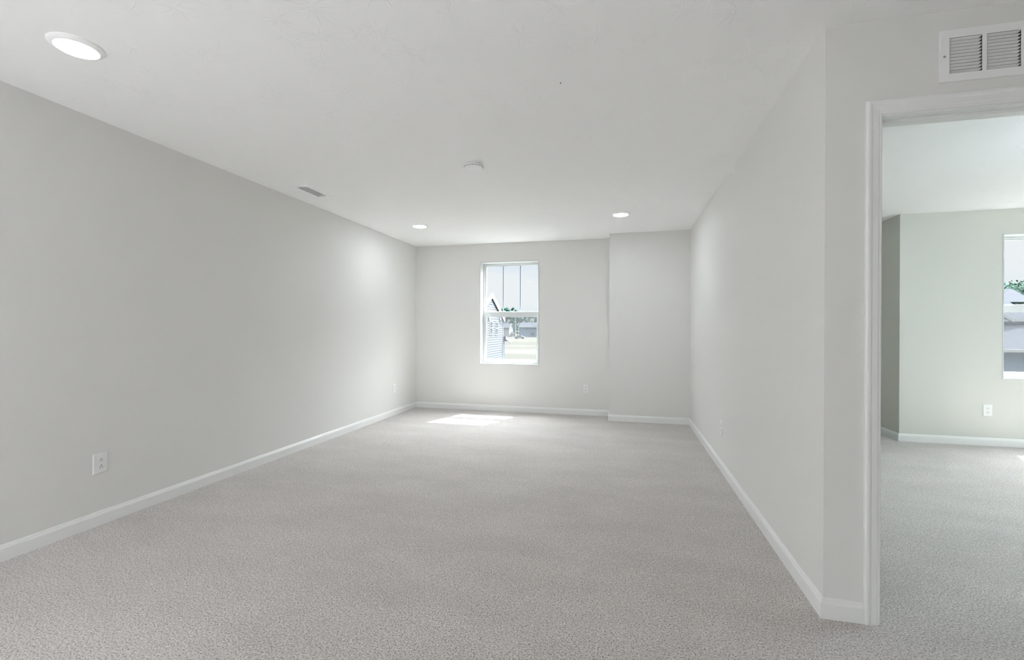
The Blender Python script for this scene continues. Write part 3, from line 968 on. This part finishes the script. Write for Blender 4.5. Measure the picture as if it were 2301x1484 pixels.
# bushy understorey below them
for px, r, Y_ in ((1150, 2.6, 250), (1156, 2.8, 257), (1163, 2.4, 250)):
    a = at(px, 737, Y_)
    tree(a.x, Y_, a.z - GZ + 2, r, FOL, 'dark shrubby undergrowth at the foot of the far trees', 'bush', 'bushes below the far trees', 10)

# house seen through the other room's window
YH = 40.0
x0 = at(2215, 742, YH).x
x1 = at(2420, 742, YH).x
t = empty('large_house', ((x0 + x1) / 2, YH, GZ)); tag(t, 'blue-grey house with two shingled roofs outside the right room window', 'house')
cx = (x0 + x1) / 2
hx_ = (x1 - x0) / 2
ez = at(2276, 787.5, YH).z - GZ
dep = 3.9
obj('lower_wall', bx(-hx_, hx_, .4, dep + .2, 0, ez), SIDING2, t)
bm = bmesh.new()
tz = ez + .5 * dep
prism_roof(bm, [(-hx_ - .3, 0, ez), (hx_ + .3, 0, ez), (hx_ + .3, dep, tz), (-hx_ - .3, dep, tz)], None, .1)
obj('lower_roof', bm, SHING, t)
obj('gutter', bx(-hx_ - .3, hx_ + .3, -.12, .0, ez - .08, ez + .12), EXTRIM, t)
YU = YH + dep
zu = at(2285, 719.5, YU).z - GZ
obj('upper_wall', bx(-hx_, hx_, dep, dep + 9, 0, zu), SIDING2, t)
obj('roof_flashing', bx(-hx_, at(2288, 742, YU).x - cx, dep - .12, dep, tz - .02, tz + .16), EXTRIM, t)
zrg = at(2262, 648, YU + 4.5).z - GZ
xr = at(2274, 742, YU + 4.5).x - cx
xA = at(2279.5, 742, YU + 4.5).x - cx
zB = at(2279, 679, YU + 4).z - GZ
yf_, yr_ = dep - .4, dep + 4.5
yb_ = yf_ + (yr_ - yf_) * (zB - zu) / (zrg - zu)
bm = bmesh.new()
F = [(-hx_ - .4, yf_, zu), (hx_ + .4, yf_, zu), (hx_ + .4, yb_, zB), (xA, yb_, zB), (xr, yr_, zrg), (-hx_ - .4, yr_, zrg)]
fv = [bm.verts.new(p) for p in F]
bv = [bm.verts.new((p[0], 2 * yr_ - p[1], p[2])) for p in F[:4]] + fv[4:]
bm.faces.new(fv); bm.faces.new(bv)
bm.faces.new((fv[3], fv[4], bv[3])); bm.faces.new((fv[2], fv[3], bv[3], bv[2]))
bm.faces.new((fv[1], fv[2], bv[2], bv[1])); bm.faces.new((fv[0], fv[5], bv[0])); bm.faces.new((fv[0], fv[1], bv[1], bv[0]))
obj('upper_roof', bm, SHING, t)
obj('upper_fascia', bx(-hx_ - .4, hx_ + .4, dep - .46, dep - .38, zu - .06, zu + .12), EXTRIM, t)
# front cross gable rake coming down from the left
ga, gc = at(2240, 699, YU - .5), at(2279, 719.5, YU - .5)
bm = bmesh.new()
lo = [ga + Vector((0, 0, -.12)), gc + Vector((0, 0, -.12)), gc + Vector((0, 0, .12)), ga + Vector((0, 0, .12))]
lo = [Vector((p.x - cx, p.y - YH, p.z - GZ)) for p in lo]
v = [bm.verts.new(p) for p in lo] + [bm.verts.new(p + Vector((0, .08, 0))) for p in lo]
for f in ((0, 1, 2, 3), (7, 6, 5, 4), (0, 4, 5, 1), (1, 5, 6, 2), (2, 6, 7, 3), (3, 7, 4, 0)): bm.faces.new([v[i] for i in f])
obj('gable_rake', bm, EXTRIM, t)
bm = bmesh.new()
q = [Vector((ga.x - cx, dep - .44, ga.z - GZ)), Vector((gc.x - cx, dep - .44, gc.z - GZ)), Vector((ga.x - cx - .5, dep - .44, gc.z - GZ)), Vector((ga.x - cx - .5, dep - .44, ga.z - GZ))]
v = [bm.verts.new(p) for p in q] + [bm.verts.new(p + Vector((0, .4, 0))) for p in q]
for f in ((0, 1, 2, 3), (7, 6, 5, 4), (0, 4, 5, 1), (1, 5, 6, 2), (2, 6, 7, 3), (3, 7, 4, 0)): bm.faces.new([v[i] for i in f])
obj('gable_wall', bm, SIDING2, t)
for px, top, r, Y_, lb in ((2256, 647, 4, 68, 'dark green tree peeking left over the roof outside the right room'),
                           (2277, 646, 4.5, 80, 'green leafy tree behind the roof end outside the right room'),
                           (2296, 637, 4.8, 92, 'tallest green tree at the right edge of the right room window')):
    a = at(px, top, Y_)
    tree(a.x, Y_, (a.z - GZ) / .93, r, FOL2, lb, group='trees behind the large house', clumps=34, leaves=150)
